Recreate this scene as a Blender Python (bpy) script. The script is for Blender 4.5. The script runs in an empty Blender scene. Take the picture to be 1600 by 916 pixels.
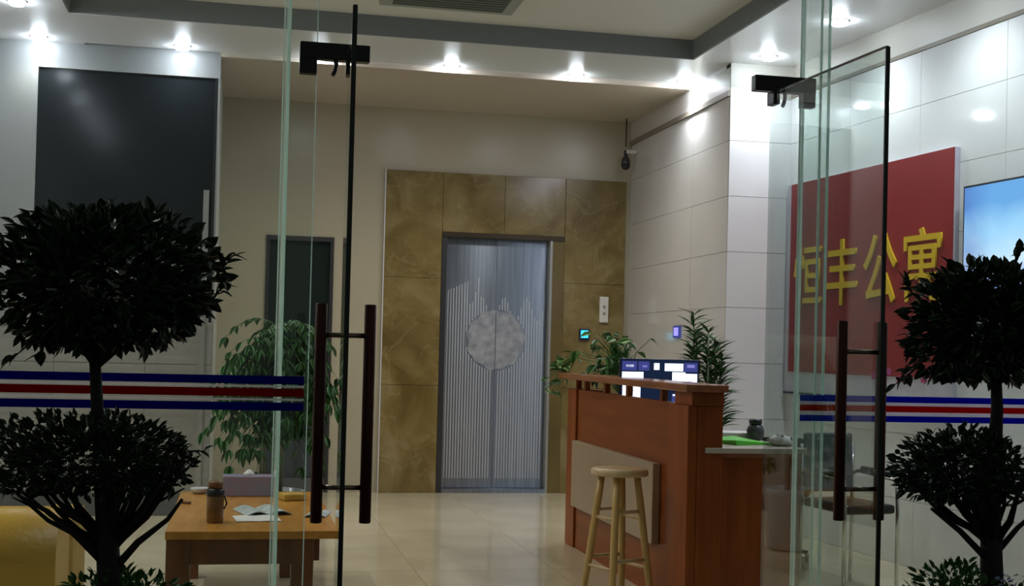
import bpy, bmesh, math, random
from mathutils import Vector, Matrix, Quaternion
random.seed(7)
sc = bpy.context.scene
COL = sc.collection
R = math.radians

# ------------------------------------------------------------------ camera
# world axes = the room's axes: x across the shop front, y into the lobby, z up (metres)
YAW = R(12.0); PITCH = math.atan(36/2000); ROLL = .025; EYE = 1.25
fw = Vector((math.sin(YAW)*math.cos(PITCH), math.cos(YAW)*math.cos(PITCH), math.sin(PITCH)))
rt0 = Vector((math.cos(YAW), -math.sin(YAW), 0)); up0 = rt0.cross(fw)
up = up0*math.cos(ROLL) - rt0*math.sin(ROLL)
rt = rt0*math.cos(ROLL) + up0*math.sin(ROLL)
cam_d = bpy.data.cameras.new('camera'); cam = bpy.data.objects.new('camera', cam_d); COL.objects.link(cam)
cam.matrix_world = Matrix(((rt.x, up.x, -fw.x, 0), (rt.y, up.y, -fw.y, 0), (rt.z, up.z, -fw.z, EYE), (0, 0, 0, 1)))
cam_d.sensor_fit = 'HORIZONTAL'; cam_d.sensor_width = 36; cam_d.lens = 36*2000/1600
cam_d.shift_y = 54/1600; cam_d.clip_start = .05
sc.camera = cam

# ------------------------------------------------------------------ world and light
w = bpy.data.worlds.new('night'); sc.world = w; w.use_nodes = True
w.node_tree.nodes['Background'].inputs[0].default_value = (.036, .041, .037, 1)
w.node_tree.nodes['Background'].inputs[1].default_value = 1.0
vs = sc.view_settings
vs.view_transform = 'Standard'; vs.look = 'None'; vs.gamma = 1; vs.use_curve_mapping = False
vs.exposure = 1.12
LAMP_W = 30.0
LAMP_COL = (.88, .94, 1.0)
sc.cycles.transparent_max_bounces = 24
sc.cycles.max_bounces = 8

# ------------------------------------------------------------------ materials
def nt_mat(name):
    m = bpy.data.materials.new(name); m.use_nodes = True
    return m, m.node_tree, m.node_tree.nodes['Principled BSDF']
def mat(name, col, rough=.5, metal=0, spec=.5, var=0, scale=5, stretch=(1, 1, 1), col2=None, bump=0, bscale=60, emit=None, es=0, detail=4, coat=0):
    m, t, b = nt_mat(name); N = t.nodes; L = t.links
    b.inputs['Base Color'].default_value = (*col, 1); b.inputs['Roughness'].default_value = rough
    b.inputs['Metallic'].default_value = metal; b.inputs['Specular IOR Level'].default_value = spec
    if coat: b.inputs['Coat Weight'].default_value = coat; b.inputs['Coat Roughness'].default_value = .08
    if col2 is None and var: col2 = tuple(max(0, c*(1-var)) for c in col)
    tc = N.new('ShaderNodeTexCoord'); mp = N.new('ShaderNodeMapping'); mp.inputs['Scale'].default_value = stretch
    L.new(tc.outputs['Object'], mp.inputs[0])
    if col2 is not None:
        n = N.new('ShaderNodeTexNoise'); n.inputs['Scale'].default_value = scale; n.inputs['Detail'].default_value = detail
        cr = N.new('ShaderNodeValToRGB'); cr.color_ramp.elements[0].position = .3; cr.color_ramp.elements[1].position = .7
        cr.color_ramp.elements[0].color = (*col2, 1); cr.color_ramp.elements[1].color = (*col, 1)
        L.new(mp.outputs[0], n.inputs['Vector']); L.new(n.outputs[0], cr.inputs[0]); L.new(cr.outputs[0], b.inputs['Base Color'])
    if bump:
        n2 = N.new('ShaderNodeTexNoise'); n2.inputs['Scale'].default_value = bscale; L.new(mp.outputs[0], n2.inputs['Vector'])
        bp = N.new('ShaderNodeBump'); bp.inputs['Strength'].default_value = bump; bp.inputs['Distance'].default_value = .01
        L.new(n2.outputs[0], bp.inputs['Height']); L.new(bp.outputs[0], b.inputs['Normal'])
    if emit: b.inputs['Emission Color'].default_value = (*emit, 1); b.inputs['Emission Strength'].default_value = es
    return m
def glass_mat(name, tint=(.93, .965, .95), base=.035, top=.45):
    m = bpy.data.materials.new(name); m.use_nodes = True; t = m.node_tree; N = t.nodes; L = t.links; N.clear()
    o = N.new('ShaderNodeOutputMaterial'); tr = N.new('ShaderNodeBsdfTransparent'); tr.inputs[0].default_value = (*tint, 1)
    g = N.new('ShaderNodeBsdfGlossy'); g.inputs['Roughness'].default_value = .015; g.inputs[0].default_value = (.95, 1, .98, 1)
    lw = N.new('ShaderNodeLayerWeight'); lw.inputs[0].default_value = .5
    p = N.new('ShaderNodeMath'); p.operation = 'POWER'; p.inputs[1].default_value = 4
    ma = N.new('ShaderNodeMath'); ma.operation = 'MULTIPLY_ADD'; ma.inputs[1].default_value = top; ma.inputs[2].default_value = base
    mx = N.new('ShaderNodeMixShader')
    L.new(lw.outputs['Facing'], p.inputs[0]); L.new(p.outputs[0], ma.inputs[0]); L.new(ma.outputs[0], mx.inputs[0])
    L.new(tr.outputs[0], mx.inputs[1]); L.new(g.outputs[0], mx.inputs[2]); L.new(mx.outputs[0], o.inputs[0])
    return m
def marble_mat():
    m, t, b = nt_mat('brown_marble'); N = t.nodes; L = t.links
    tc = N.new('ShaderNodeTexCoord'); n = N.new('ShaderNodeTexNoise'); n.inputs['Scale'].default_value = 2.6; n.inputs['Detail'].default_value = 9; n.inputs['Distortion'].default_value = .8
    g = N.new('ShaderNodeNewGeometry')
    L.new(g.outputs['Position'], n.inputs['Vector'])
    cr = N.new('ShaderNodeValToRGB'); e = cr.color_ramp.elements
    e[0].position = .32; e[0].color = (.13, .090, .026, 1); e[1].position = .72; e[1].color = (.29, .23, .115, 1)
    k = e.new(.5); k.color = (.20, .148, .052, 1)
    L.new(n.outputs[0], cr.inputs[0])
    n2 = N.new('ShaderNodeTexNoise'); n2.inputs['Scale'].default_value = 1.7; n2.inputs['Detail'].default_value = 6; n2.inputs['Distortion'].default_value = 1.6
    L.new(g.outputs['Position'], n2.inputs['Vector'])
    r2 = N.new('ShaderNodeValToRGB'); f = r2.color_ramp.elements; f[0].position = .485; f[0].color = (0, 0, 0, 1); f[1].position = .515; f[1].color = (0, 0, 0, 1)
    q = f.new(.5); q.color = (.28, .28, .28, 1)
    L.new(n2.outputs[0], r2.inputs[0])
    mx = N.new('ShaderNodeMixRGB'); mx.inputs[2].default_value = (.36, .29, .16, 1)
    L.new(r2.outputs[0], mx.inputs[0]); L.new(cr.outputs[0], mx.inputs[1]); L.new(mx.outputs[0], b.inputs['Base Color'])
    b.inputs['Roughness'].default_value = .16
    return m
M = {}
M['tile_white'] = mat('white_wall_tile', (.78, .79, .79), .07, var=.04, scale=1.5)
M['tile_cream'] = mat('cream_wall_tile', (.56, .545, .51), .12, var=.05, scale=1.5)
M['grout'] = mat('grout', (.72, .72, .72), .8)
M['plaster_cream'] = mat('cream_wall', (.43, .39, .28), .28, var=.05, scale=1)
M['plaster_white'] = mat('white_wall', (.60, .59, .58), .25, var=.05, scale=1)
M['plaster_grey'] = mat('grey_wall', (.30, .31, .31), .3, var=.06, scale=1)
M['frieze'] = mat('beige_frieze', (.56, .54, .48), .45, var=.05, scale=2)
M['frieze_line'] = mat('brown_moulding', (.20, .17, .13), .5)
M['ceiling'] = mat('ceiling_paint', (.86, .86, .88), .35, var=.04, scale=1)
M['ceiling_in'] = mat('ceiling_paint_grey', (.86, .84, .77), .6, var=.05, scale=1)
M['ceiling_cream'] = mat('ceiling_cream', (.56, .50, .41), .6, var=.05, scale=1)
M['riser'] = mat('recess_riser', (.20, .21, .22), .6)
M['floor'] = mat('cream_floor_tile', (.60, .53, .37), .10, col2=(.51, .445, .30), scale=2.2, detail=6)
M['paving'] = mat('grey_paving', (.16, .16, .15), .7, var=.3, scale=8, bump=.2)
M['marble'] = marble_mat()
M['dado'] = mat('grey_dado_tile', (.33, .32, .30), .22, col2=(.25, .24, .22), scale=3, stretch=(.4, 1, 5))
M['skirting'] = mat('dark_skirting', (.11, .11, .115), .3)
M['black_glass'] = mat('dark_glass', (.010, .013, .016), .16, spec=.14)
M['glass'] = glass_mat('clear_glass')
M['glass_door'] = glass_mat('door_glass', (.84, .88, .86), .07, .8)
M['glass_edge'] = mat('pale_green_glass_edge', (.62, .85, .78), .15, spec=.8)
M['glass_edge'].node_tree.nodes['Principled BSDF'].inputs['Transmission Weight'].default_value = .55
M['seal'] = mat('dark_edge_seal', (.006, .010, .008), .35)
M['bronze'] = mat('dark_bronze', (.070, .018, .012), .32, metal=.6, var=.3, scale=6)
M['patch'] = mat('black_patch', (.008, .009, .009), .3, metal=.3)
M['rod'] = mat('bronze_rod', (.22, .17, .13), .22, metal=1)
M['steel'] = mat('brushed_steel', (.30, .34, .40), .24, metal=1, col2=(.20, .23, .28), scale=4, stretch=(12, 1, .3))
_p = M['steel'].node_tree.nodes['Principled BSDF']; _p.inputs['Anisotropic'].default_value = .9; _p.inputs['Anisotropic Rotation'].default_value = .25; _p.inputs['Roughness'].default_value = .30
M['steel_etch'] = mat('etched_steel_line', (.64, .67, .72), .45, metal=.4)
M['etch_flower'] = mat('matt_etched_steel', (.46, .47, .50), .5, metal=.5, col2=(.26, .28, .33), scale=16)
M['steel_dark'] = mat('dark_steel', (.07, .07, .075), .35, metal=.7)
M['lift_frame'] = mat('brown_lift_frame', (.045, .030, .015), .3, metal=.2)
M['jamb'] = mat('olive_stone_jamb', (.16, .115, .04), .2, var=.3, scale=3)
M['blue_film'] = mat('blue_film', (.004, .008, .20), .4)
M['red_film'] = mat('red_film', (.34, .008, .010), .4)
M['white_film'] = mat('frosted_white_film', (.40, .36, .40), .6)
def film(name, col):
    m = bpy.data.materials.new(name); m.use_nodes = True; t = m.node_tree; N = t.nodes; L = t.links; N.clear()
    o = N.new('ShaderNodeOutputMaterial'); d = N.new('ShaderNodeBsdfDiffuse'); tr = N.new('ShaderNodeBsdfTranslucent'); mx = N.new('ShaderNodeMixShader'); mx.inputs[0].default_value = .65
    d.inputs[0].default_value = (*col, 1); tr.inputs[0].default_value = (*col, 1)
    L.new(d.outputs[0], mx.inputs[1]); L.new(tr.outputs[0], mx.inputs[2]); L.new(mx.outputs[0], o.inputs[0]); return m
M['blue_film'] = film('blue_film', (.006, .016, .30)); M['red_film'] = film('red_film', (.32, .006, .008)); M['white_film'] = film('frosted_white_film', (.60, .56, .62))
_t = M['white_film'].node_tree; _a = _t.nodes.new('ShaderNodeMixShader'); _a.inputs[0].default_value = .5; _b = _t.nodes.new('ShaderNodeBsdfTransparent')
_l = _t.nodes['Material Output'].inputs[0].links[0].from_socket; _t.links.new(_b.outputs[0], _a.inputs[1]); _t.links.new(_l, _a.inputs[2]); _t.links.new(_a.outputs[0], _t.nodes['Material Output'].inputs[0])
M['blue_film_backlit'] = film('blue_film_backlit', (.010, .028, .62)); M['red_film_backlit'] = film('red_film_backlit', (.62, .014, .020)); M['white_film_backlit'] = film('white_film_backlit', (.86, .80, .90))  # same film for the right pane, backlight from the white wall put into its colour
M['glass_edge'] = film('pale_green_glass_edge', (.86, .98, .93))
M['wood_red'] = mat('reddish_wood', (.30, .072, .008), .38, spec=.3, col2=(.19, .040, .004), scale=3, stretch=(6, 6, .6), detail=6)
M['wood_red_h'] = mat('reddish_wood_level', (.27, .070, .010), .38, spec=.3, col2=(.18, .040, .006), scale=3, stretch=(6, .6, 6), detail=6)
M['wood_ledge'] = mat('orange_brown_ledge', (.33, .115, .045), .22, col2=(.23, .07, .025), scale=4, stretch=(6, .6, 6))
M['board'] = mat('beige_board', (.38, .29, .19), .35, var=.12, scale=2)
M['worktop'] = mat('pale_worktop', (.50, .44, .36), .3)
M['stool'] = mat('pale_yellow_wood', (.62, .44, .17), .35, col2=(.52, .34, .11), scale=5, stretch=(5, 5, .6))
M['stool_seat'] = mat('stool_seat_wood', (.66, .50, .28), .3, col2=(.56, .41, .21), scale=6, stretch=(.6, 5, 5))
M['table'] = mat('orange_table_wood', (.60, .29, .060), .22, col2=(.44, .19, .035), scale=4, stretch=(5, .7, 5), detail=6)
M['table_dark'] = mat('brown_table_wood', (.20, .085, .030), .35, col2=(.13, .050, .018), scale=4, stretch=(4, 4, .7))
M['leather'] = mat('mustard_leather', (.62, .37, .05), .32, col2=(.52, .29, .035), scale=2, bump=.15, bscale=40)
M['leather2'] = mat('mustard_leather_light', (.58, .38, .07), .45, col2=(.44, .27, .04), scale=3, stretch=(3, 3, .5), bump=.2, bscale=12)
M['leaf_dark'] = mat('dark_glossy_leaf', (.012, .046, .012), .42, col2=(.007, .024, .008), scale=3)
M['leaf_mid'] = mat('green_leaf', (.045, .17, .028), .4, col2=(.020, .085, .016), scale=3)
M['leaf_bright'] = mat('bright_green_leaf', (.085, .23, .035), .4, col2=(.03, .11, .02), scale=9)
M['leaf_pale'] = mat('pale_variegated_leaf', (.30, .42, .13), .4, col2=(.09, .22, .04), scale=14)
M['leaf_palm'] = mat('palm_leaf', (.075, .22, .045), .4, col2=(.03, .11, .025), scale=6)
M['bark'] = mat('dark_bark', (.016, .012, .012), .8, var=.4, scale=20, bump=.3)
M['stem'] = mat('grey_green_stem', (.20, .22, .14), .6)
M['flower_blue'] = mat('blue_petals', (.10, .16, .50), .5, col2=(.35, .42, .62), scale=20)
M['pot_white'] = mat('white_ceramic', (.55, .55, .56), .2)
M['pot_brown'] = mat('brown_ceramic', (.16, .07, .035), .3)
M['pot_grey'] = mat('grey_stone_pot', (.12, .12, .12), .6, var=.3, scale=10)
M['soil'] = mat('soil', (.03, .02, .012), .95, var=.4, scale=30)
M['black'] = mat('black_plastic', (.010, .011, .013), .35)
M['navy'] = mat('dark_blue_plastic', (.008, .012, .055), .35)
M['grey_fabric'] = mat('grey_fabric', (.10, .11, .13), .8, var=.2, scale=30, bump=.1)
M['chrome'] = mat('chrome', (.7, .7, .7), .12, metal=1)
M['red_board'] = mat('red_sign_face', (.30, .014, .018), .35, col2=(.25, .011, .015), scale=2)
M['yellow'] = mat('yellow_letters', (.72, .47, .02), .35)
M['sign_white'] = mat('sign_white_band', (.62, .60, .66), .3, col2=(.50, .46, .56), scale=6)
M['magenta'] = mat('magenta_print', (.52, .02, .16), .4, col2=(.40, .08, .30), scale=30)
M['green_folder'] = mat('bright_green_folder', (.10, .62, .04), .4)
M['paper'] = mat('white_paper', (.66, .65, .62), .6)
M['paper_print'] = mat('printed_paper', (.55, .58, .60), .5, col2=(.22, .30, .28), scale=22)
M['lavender'] = mat('lavender_card', (.22, .25, .36), .5, col2=(.28, .19, .26), scale=14)
M['tea'] = mat('amber_tea', (.16, .075, .018), .12, spec=.7)
M['cassette'] = mat('cassette_grey', (.40, .42, .38), .5)
M['cassette_dark'] = mat('cassette_slot', (.12, .13, .11), .6)
M['trim_silver'] = mat('silver_profile', (.42, .42, .40), .25, metal=.5)
M['call_panel'] = mat('pale_call_panel', (.62, .60, .55), .35)
M['shade_grey'] = mat('slate_door', (.055, .065, .075), .25, var=.15, scale=3)
M['dark_green_glass'] = mat('dark_door_glass', (.010, .018, .015), .18)
def emis(name, col, s):
    m = bpy.data.materials.new(name); m.use_nodes = True; N = m.node_tree.nodes; N.clear()
    o = N.new('ShaderNodeOutputMaterial'); e = N.new('ShaderNodeEmission'); e.inputs[0].default_value = (*col, 1); e.inputs[1].default_value = s
    m.node_tree.links.new(e.outputs[0], o.inputs[0]); return m
M['lamp'] = emis('lamp_glow', (.84, .88, 1), 48)
M['scr_white'] = emis('screen_white', (.80, .88, 1), .8)
M['scr_blue'] = emis('screen_blue', (.05, .06, .25), .45)
M['scr_mid'] = emis('screen_violet', (.30, .30, .75), .5)
M['scr_dark'] = emis('screen_dark', (.004, .008, .02), 1)
M['cyan_face'] = emis('cyan_glow', (.05, .62, .95), .7)
M['violet_face'] = emis('violet_glow', (.28, .26, .95), .7)
def tv_mat():
    m = bpy.data.materials.new('tv_picture'); m.use_nodes = True; t = m.node_tree; N = t.nodes; L = t.links; N.clear()
    o = N.new('ShaderNodeOutputMaterial'); e = N.new('ShaderNodeEmission'); tc = N.new('ShaderNodeTexCoord'); sp = N.new('ShaderNodeSeparateXYZ')
    L.new(tc.outputs['Generated'], sp.inputs[0])
    n = N.new('ShaderNodeTexNoise'); n.inputs['Scale'].default_value = 2.2; n.inputs['Detail'].default_value = 5; L.new(tc.outputs['Generated'], n.inputs['Vector'])
    # height above the picture's bottom, disturbed by noise: dark hills, white haze, blue sky
    a = N.new('ShaderNodeMath'); a.operation = 'MULTIPLY_ADD'; a.inputs[1].default_value = .35; L.new(n.outputs[0], a.inputs[0]); L.new(sp.outputs['Z'], a.inputs[2])
    r = N.new('ShaderNodeValToRGB'); q = r.color_ramp.elements
    q[0].position = .25; q[0].color = (.02, .05, .22, 1); q[1].position = 1.15 if False else 1.0; q[1].color = (.14, .36, .72, 1)
    k = q.new(.42); k.color = (.25, .34, .70, 1); k = q.new(.55); k.color = (.60, .74, .90, 1); k = q.new(.80); k.color = (.33, .60, .88, 1)
    L.new(a.outputs[0], r.inputs[0])
    r2 = N.new('ShaderNodeValToRGB'); r2.color_ramp.elements[0].position = .03; r2.color_ramp.elements[0].color = (1, 1, 1, 1); r2.color_ramp.elements[1].position = .20; r2.color_ramp.elements[1].color = (0, 0, 0, 1)
    L.new(sp.outputs['Y'], r2.inputs[0])
    s2 = N.new('ShaderNodeMath'); s2.operation = 'MULTIPLY'; L.new(r2.outputs[0], s2.inputs[0]); L.new(n.outputs[0], s2.inputs[1])
    mx = N.new('ShaderNodeMixRGB'); mx.inputs[2].default_value = (.06, .10, .42, 1); L.new(s2.outputs[0], mx.inputs[0]); L.new(r.outputs[0], mx.inputs[1])
    L.new(mx.outputs[0], e.inputs[0]); e.inputs[1].default_value = .62; L.new(e.outputs[0], o.inputs[0]); return m
M['tv'] = tv_mat()

# ------------------------------------------------------------------ mesh helpers
ORG = {}
def box(bm, x0, x1, y0, y1, z0, z1, mi=0, bev=0):
    vs_ = [bm.verts.new(p) for p in ((x0, y0, z0), (x1, y0, z0), (x1, y1, z0), (x0, y1, z0), (x0, y0, z1), (x1, y0, z1), (x1, y1, z1), (x0, y1, z1))]
    fs = [bm.faces.new([vs_[i] for i in q]) for q in ((0, 3, 2, 1), (4, 5, 6, 7), (0, 1, 5, 4), (1, 2, 6, 5), (2, 3, 7, 6), (3, 0, 4, 7))]
    for f in fs: f.material_index = mi
    if bev:
        es = set(e for f in fs for e in f.edges)
        bmesh.ops.bevel(bm, geom=list(es), offset=bev, segments=2, affect='EDGES', profile=.5)
    return vs_
def tube(bm, pts, rad, n=8, cap=True, mi=0):
    pts = [Vector(p) for p in pts]
    if not isinstance(rad, (list, tuple)): rad = [rad]*len(pts)
    rings = []
    for i, p in enumerate(pts):
        d = (pts[min(i+1, len(pts)-1)] - pts[max(i-1, 0)]).normalized()
        a = d.orthogonal().normalized() if i == 0 else (pa - d*pa.dot(d)).normalized()
        pa = a; b = d.cross(a)
        rings.append([bm.verts.new(p + (a*math.cos(2*math.pi*k/n) + b*math.sin(2*math.pi*k/n))*rad[i]) for k in range(n)])
    for i in range(len(rings)-1):
        for k in range(n):
            f = bm.faces.new((rings[i][k], rings[i][(k+1) % n], rings[i+1][(k+1) % n], rings[i+1][k])); f.smooth = True; f.material_index = mi
    if cap:
        bm.faces.new(rings[0][::-1]).material_index = mi; bm.faces.new(rings[-1]).material_index = mi
def lathe(bm, prof, c=(0, 0, 0), n=24, mi=0):
    rings = []
    for r, z in prof:
        rings.append([bm.verts.new((c[0]+r*math.cos(2*math.pi*k/n), c[1]+r*math.sin(2*math.pi*k/n), c[2]+z)) for k in range(n)])
    for i in range(len(rings)-1):
        for k in range(n):
            f = bm.faces.new((rings[i][k], rings[i][(k+1) % n], rings[i+1][(k+1) % n], rings[i+1][k])); f.smooth = True; f.material_index = mi
    bm.faces.new(rings[0][::-1]).material_index = mi; bm.faces.new(rings[-1]).material_index = mi
def NB(): return bmesh.new()
def obj(name, bm, m, parent=None, local=False):
    """one mesh object; vertices given in world metres unless local"""
    org = ORG.get(parent, Vector((0, 0, 0))) if parent else Vector((0, 0, 0))
    if parent and not local: bmesh.ops.translate(bm, verts=bm.verts, vec=-org)
    bmesh.ops.recalc_face_normals(bm, faces=bm.faces)
    me = bpy.data.meshes.new(name); bm.to_mesh(me); bm.free()
    for mm in (m if isinstance(m, (list, tuple)) else [m]): me.materials.append(M[mm] if isinstance(mm, str) else mm)
    o = bpy.data.objects.new(name, me); COL.objects.link(o)
    if parent: o.parent = parent; ORG[o] = org
    return o
def part(name, me, parent, mtx=None):
    o = bpy.data.objects.new(name, me); COL.objects.link(o); o.parent = parent
    if mtx is not None: o.matrix_local = mtx
    return o
def tag(o, label, cat, group=None, kind=None):
    o['label'] = label; o['category'] = cat
    if group: o['group'] = group
    if kind: o['kind'] = kind
    return o
def thing(name, loc, label, cat, group=None, rz=0):
    o = bpy.data.objects.new(name, None); COL.objects.link(o); o.location = loc; o.rotation_euler = (0, 0, rz); o.empty_display_size = .1
    ORG[o] = Vector(loc); return tag(o, label, cat, group)
def struct(name, bm=None, m=None, label=None, loc=(0, 0, 0), rz=0, cat=None):
    if bm is None:
        o = bpy.data.objects.new(name, None); COL.objects.link(o); o.location = loc; o.rotation_euler = (0, 0, rz); ORG[o] = Vector(loc)
    else:
        o = obj(name, bm, m); o.location = loc; o.rotation_euler = (0, 0, rz)
    o['kind'] = 'structure'
    if label: o['label'] = label
    if cat: o['category'] = cat
    return o
_cache = {}
def tiles(parent, u0, u1, z0, z1, tw, th, m, gap=.003, thick=.008, plane='xz', name='tile', d0=0, off=0, sgn=-1, nudge=0):
    """grid of separate tiles on a surface, in the parent's own axes; u = first axis, z = second"""
    us = [u0]; k = u0 + (off if off else tw)
    while k < u1-.02: us.append(k); k += tw
    us.append(u1)
    zs = [z0]; k = z0+th
    while k < z1-.02: zs.append(k); k += th
    zs.append(z1)
    for i in range(len(us)-1):
        for j in range(len(zs)-1):
            a = us[i+1]-us[i]-gap; b = zs[j+1]-zs[j]-gap
            key = (round(a, 3), round(b, 3), m, plane, thick)
            if key not in _cache:
                bm = NB()
                if plane == 'xz': box(bm, -a/2, a/2, -thick/2, thick/2, -b/2, b/2)
                elif plane == 'yz': box(bm, -thick/2, thick/2, -a/2, a/2, -b/2, b/2)
                else: box(bm, -a/2, a/2, -b/2, b/2, -thick/2, thick/2)
                bmesh.ops.recalc_face_normals(bm, faces=bm.faces)
                me = bpy.data.meshes.new(name); bm.to_mesh(me); bm.free(); me.materials.append(M[m]); _cache[key] = me
            cu = (us[i]+us[i+1])/2; cz = (zs[j]+zs[j+1])/2; dd = d0 + sgn*thick/2 + random.uniform(-nudge, nudge)
            l = (cu, dd, cz) if plane == 'xz' else ((dd, cu, cz) if plane == 'yz' else (cu, cz, dd))
            o = part(name, _cache[key], parent); o.location = l

# ------------------------------------------------------------------ room shell
H = 3.36; FT = 4.78; BK = 11.04; LW = -1.9
# floor: bed plus separate polished tiles
bm = NB(); box(bm, LW-.1, 4.4, FT-.06, BK+.15, -.12, -.012); fl = struct('floor', bm, 'grout', 'polished cream tiled lobby floor')
tiles(fl, LW, 3.85, 4.75, BK, .8, .8, 'floor', gap=.002, thick=.012, plane='xy', d0=0, sgn=-1, off=.5)
tiles(fl, 3.85, 4.25, 4.75, 8.62, .8, .8, 'floor', gap=.002, thick=.012, plane='xy', d0=0, sgn=-1)
bm = NB(); box(bm, -7, 9, -5, FT-.06, -.30, -.15); struct('ground', bm, 'paving', 'dark pavement outside the glass front')
bm = NB(); box(bm, LW-.1, 4.4, FT-.45, FT-.06, -.15, -.004); struct('doorstep', bm, 'paving', 'stone doorstep below the glass front')
# back wall with marble surround
bm = NB()
box(bm, -.35, .20, BK, BK+.12, 0, H+.2); box(bm, .20, .77, BK, BK+.12, 2.17, H+.2); box(bm, .77, 1.74, BK, BK+.12, 0, H+.2)
box(bm, 1.74, 2.67, BK, BK+.12, 2.235, H+.2); box(bm, 2.67, 3.6, BK, BK+.12, 0, H+.2)
wb = struct('wall_back', bm, 'plaster_cream', 'cream back wall with a brown marble surround')
def slab(x0, x1, z0, z1, th=.030):
    bm = NB(); box(bm, x0+.0015, x1-.0015, BK-th, BK, z0+.0015, z1-.0015, bev=.002); return obj('marble_slab', bm, 'marble', wb)
for z0, z1 in ((0, .93), (.93, 1.86), (1.86, 2.79)): slab(1.2, 1.70, z0, z1)
for z0, z1 in ((0, .93), (.93, 1.86), (1.86, 2.79)): slab(2.80, 3.36, z0, z1, .031)
slab(1.70, 2.25, 2.27, 2.79, .032); slab(2.25, 2.80, 2.27, 2.79, .030)
bm = NB(); box(bm, 1.19, 1.2, BK-.034, BK, 0, 2.8); obj('edge_strip', bm, 'plaster_white', wb)
# lift
lift = thing('elevator', (2.2, BK, 0), 'stainless steel elevator with etched vertical lines and a round motif in the marble wall', 'elevator')
bm = NB(); box(bm, 1.70, 2.80, BK-.045, BK+.05, 2.228, 2.27, bev=.003); obj('head_frame', bm, 'lift_frame', lift)
bm = NB(); box(bm, 1.70, 1.745, BK-.035, BK+.09, .0, 2.228); obj('jamb', bm, 'steel_dark', lift)
bm = NB(); box(bm, 2.690, 2.80, BK-.035, BK+.09, .0, 2.228); obj('jamb', bm, 'jamb', lift)
bm = NB(); box(bm, 2.668, 2.690, BK-.04, BK+.09, .0, 2.228); obj('jamb', bm, 'trim_silver', lift)
bm = NB(); box(bm, 1.745, 2.668, BK-.04, BK+.09, .0, .035); obj('sill', bm, 'steel', lift)
for a, b in ((1.747, 2.2055), (2.2085, 2.667)):
    bm = NB(); box(bm, a, b, BK+.045, BK+.075, .037, 2.228); d = obj('door_panel', bm, 'steel', lift)
    bm = NB(); x = a+.03
    while x < b-.02:
        top = 1.90 - .25*abs(math.sin(x*23)) if x < 2.05 else 1.62 + .10*math.sin(x*31)
        if x < 1.95: top = 1.80 + .5*(x-1.85)
        segs = [(.12, top)]
        cut = .36**2 - (x-2.22)**2*1.9
        dd = .27**2 - (x-2.21)**2
        if dd > 0:
            h = math.sqrt(dd); segs = [(segs[0][0], 1.34-h), (1.34+h, top)]
        for s0, s1 in segs:
            if s1 > s0: box(bm, x-.0032, x+.0032, BK+.041, BK+.0455, s0, s1)
        x += .0245
    o = obj('etched_line', bm, 'steel_etch', lift); o['kind'] = 'stuff'
    # round motif, half on each door: overlapping petals
    bm = NB(); random.seed(3)
    N_ = 40; cx, cz = 2.21, 1.34
    ring = []
    for k in range(N_+1):
        th = math.pi*k/N_ + (math.pi/2 if a < 2 else -math.pi/2)
        r = .255 + .008*math.sin(th*13) + .007*math.sin(th*7+1)
        xx = cx + r*math.cos(th); xx = min(xx, b-.001) if a < 2 else max(xx, a+.001)
        ring.append((xx, cz + r*math.sin(th)*1.02))
    f1 = [bm.verts.new((p[0], BK+.0405, p[1])) for p in ring]; f2 = [bm.verts.new((p[0], BK+.0455, p[1])) for p in ring]
    bm.faces.new(f1); bm.faces.new(f2[::-1])
    for k in range(len(ring)): bm.faces.new((f1[k], f2[k], f2[(k+1) % len(ring)], f1[(k+1) % len(ring)]))
    obj('flower_motif', bm, 'etch_flower', lift)
random.seed(11)
# call panel, small box with a glowing cyan face
t_ = thing('call_panel', (3.17, BK-.03, 1.63), 'pale elevator call panel on the marble right of the lift', 'panel')
bm = NB(); box(bm, 3.13, 3.21, BK-.055, BK-.031, 1.52, 1.75, bev=.004); obj('cover', bm, 'call_panel', t_)
bm = NB(); tube(bm, [(3.17, BK-.060, 1.60), (3.17, BK-.054, 1.60)], .014, 12); obj('button', bm, 'chrome', t_)
bm = NB(); tube(bm, [(3.17, BK-.060, 1.66), (3.17, BK-.054, 1.66)], .014, 12); obj('button', bm, 'chrome', t_)
t_ = thing('cyan_box', (2.996, BK-.03, 1.414), 'small glowing cyan box on the marble above the trailing plant', 'display')
bm = NB(); box(bm, 2.950, 3.042, BK-.052, BK-.031, 1.36, 1.46, bev=.004); obj('housing', bm, 'navy', t_)
bm = NB(); box(bm, 2.962, 3.030, BK-.0535, BK-.052, 1.378, 1.446); obj('screen', bm, 'cyan_face', t_)
# doorway in back wall
dr = struct('door_3', label='dark glass door in the back wall behind the potted tree', loc=(.48, BK, 0))
bm = NB(); box(bm, .20, .23, BK-.015, BK+.1, 0, 2.17); box(bm, .74, .77, BK-.015, BK+.1, 0, 2.17); box(bm, .20, .77, BK-.02, BK+.1, 2.14, 2.18); obj('frame', bm, 'steel_dark', dr)
bm = NB(); box(bm, .23, .74, BK+.03, BK+.06, .95, 2.14); obj('pane', bm, 'dark_green_glass', dr)
bm = NB(); box(bm, .23, .74, BK+.03, BK+.06, .12, .95); obj('panel', bm, 'shade_grey', dr)
bm = NB(); box(bm, .23, .74, BK-.01, BK+.08, 0, .12); obj('threshold', bm, 'skirting', dr)
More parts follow.
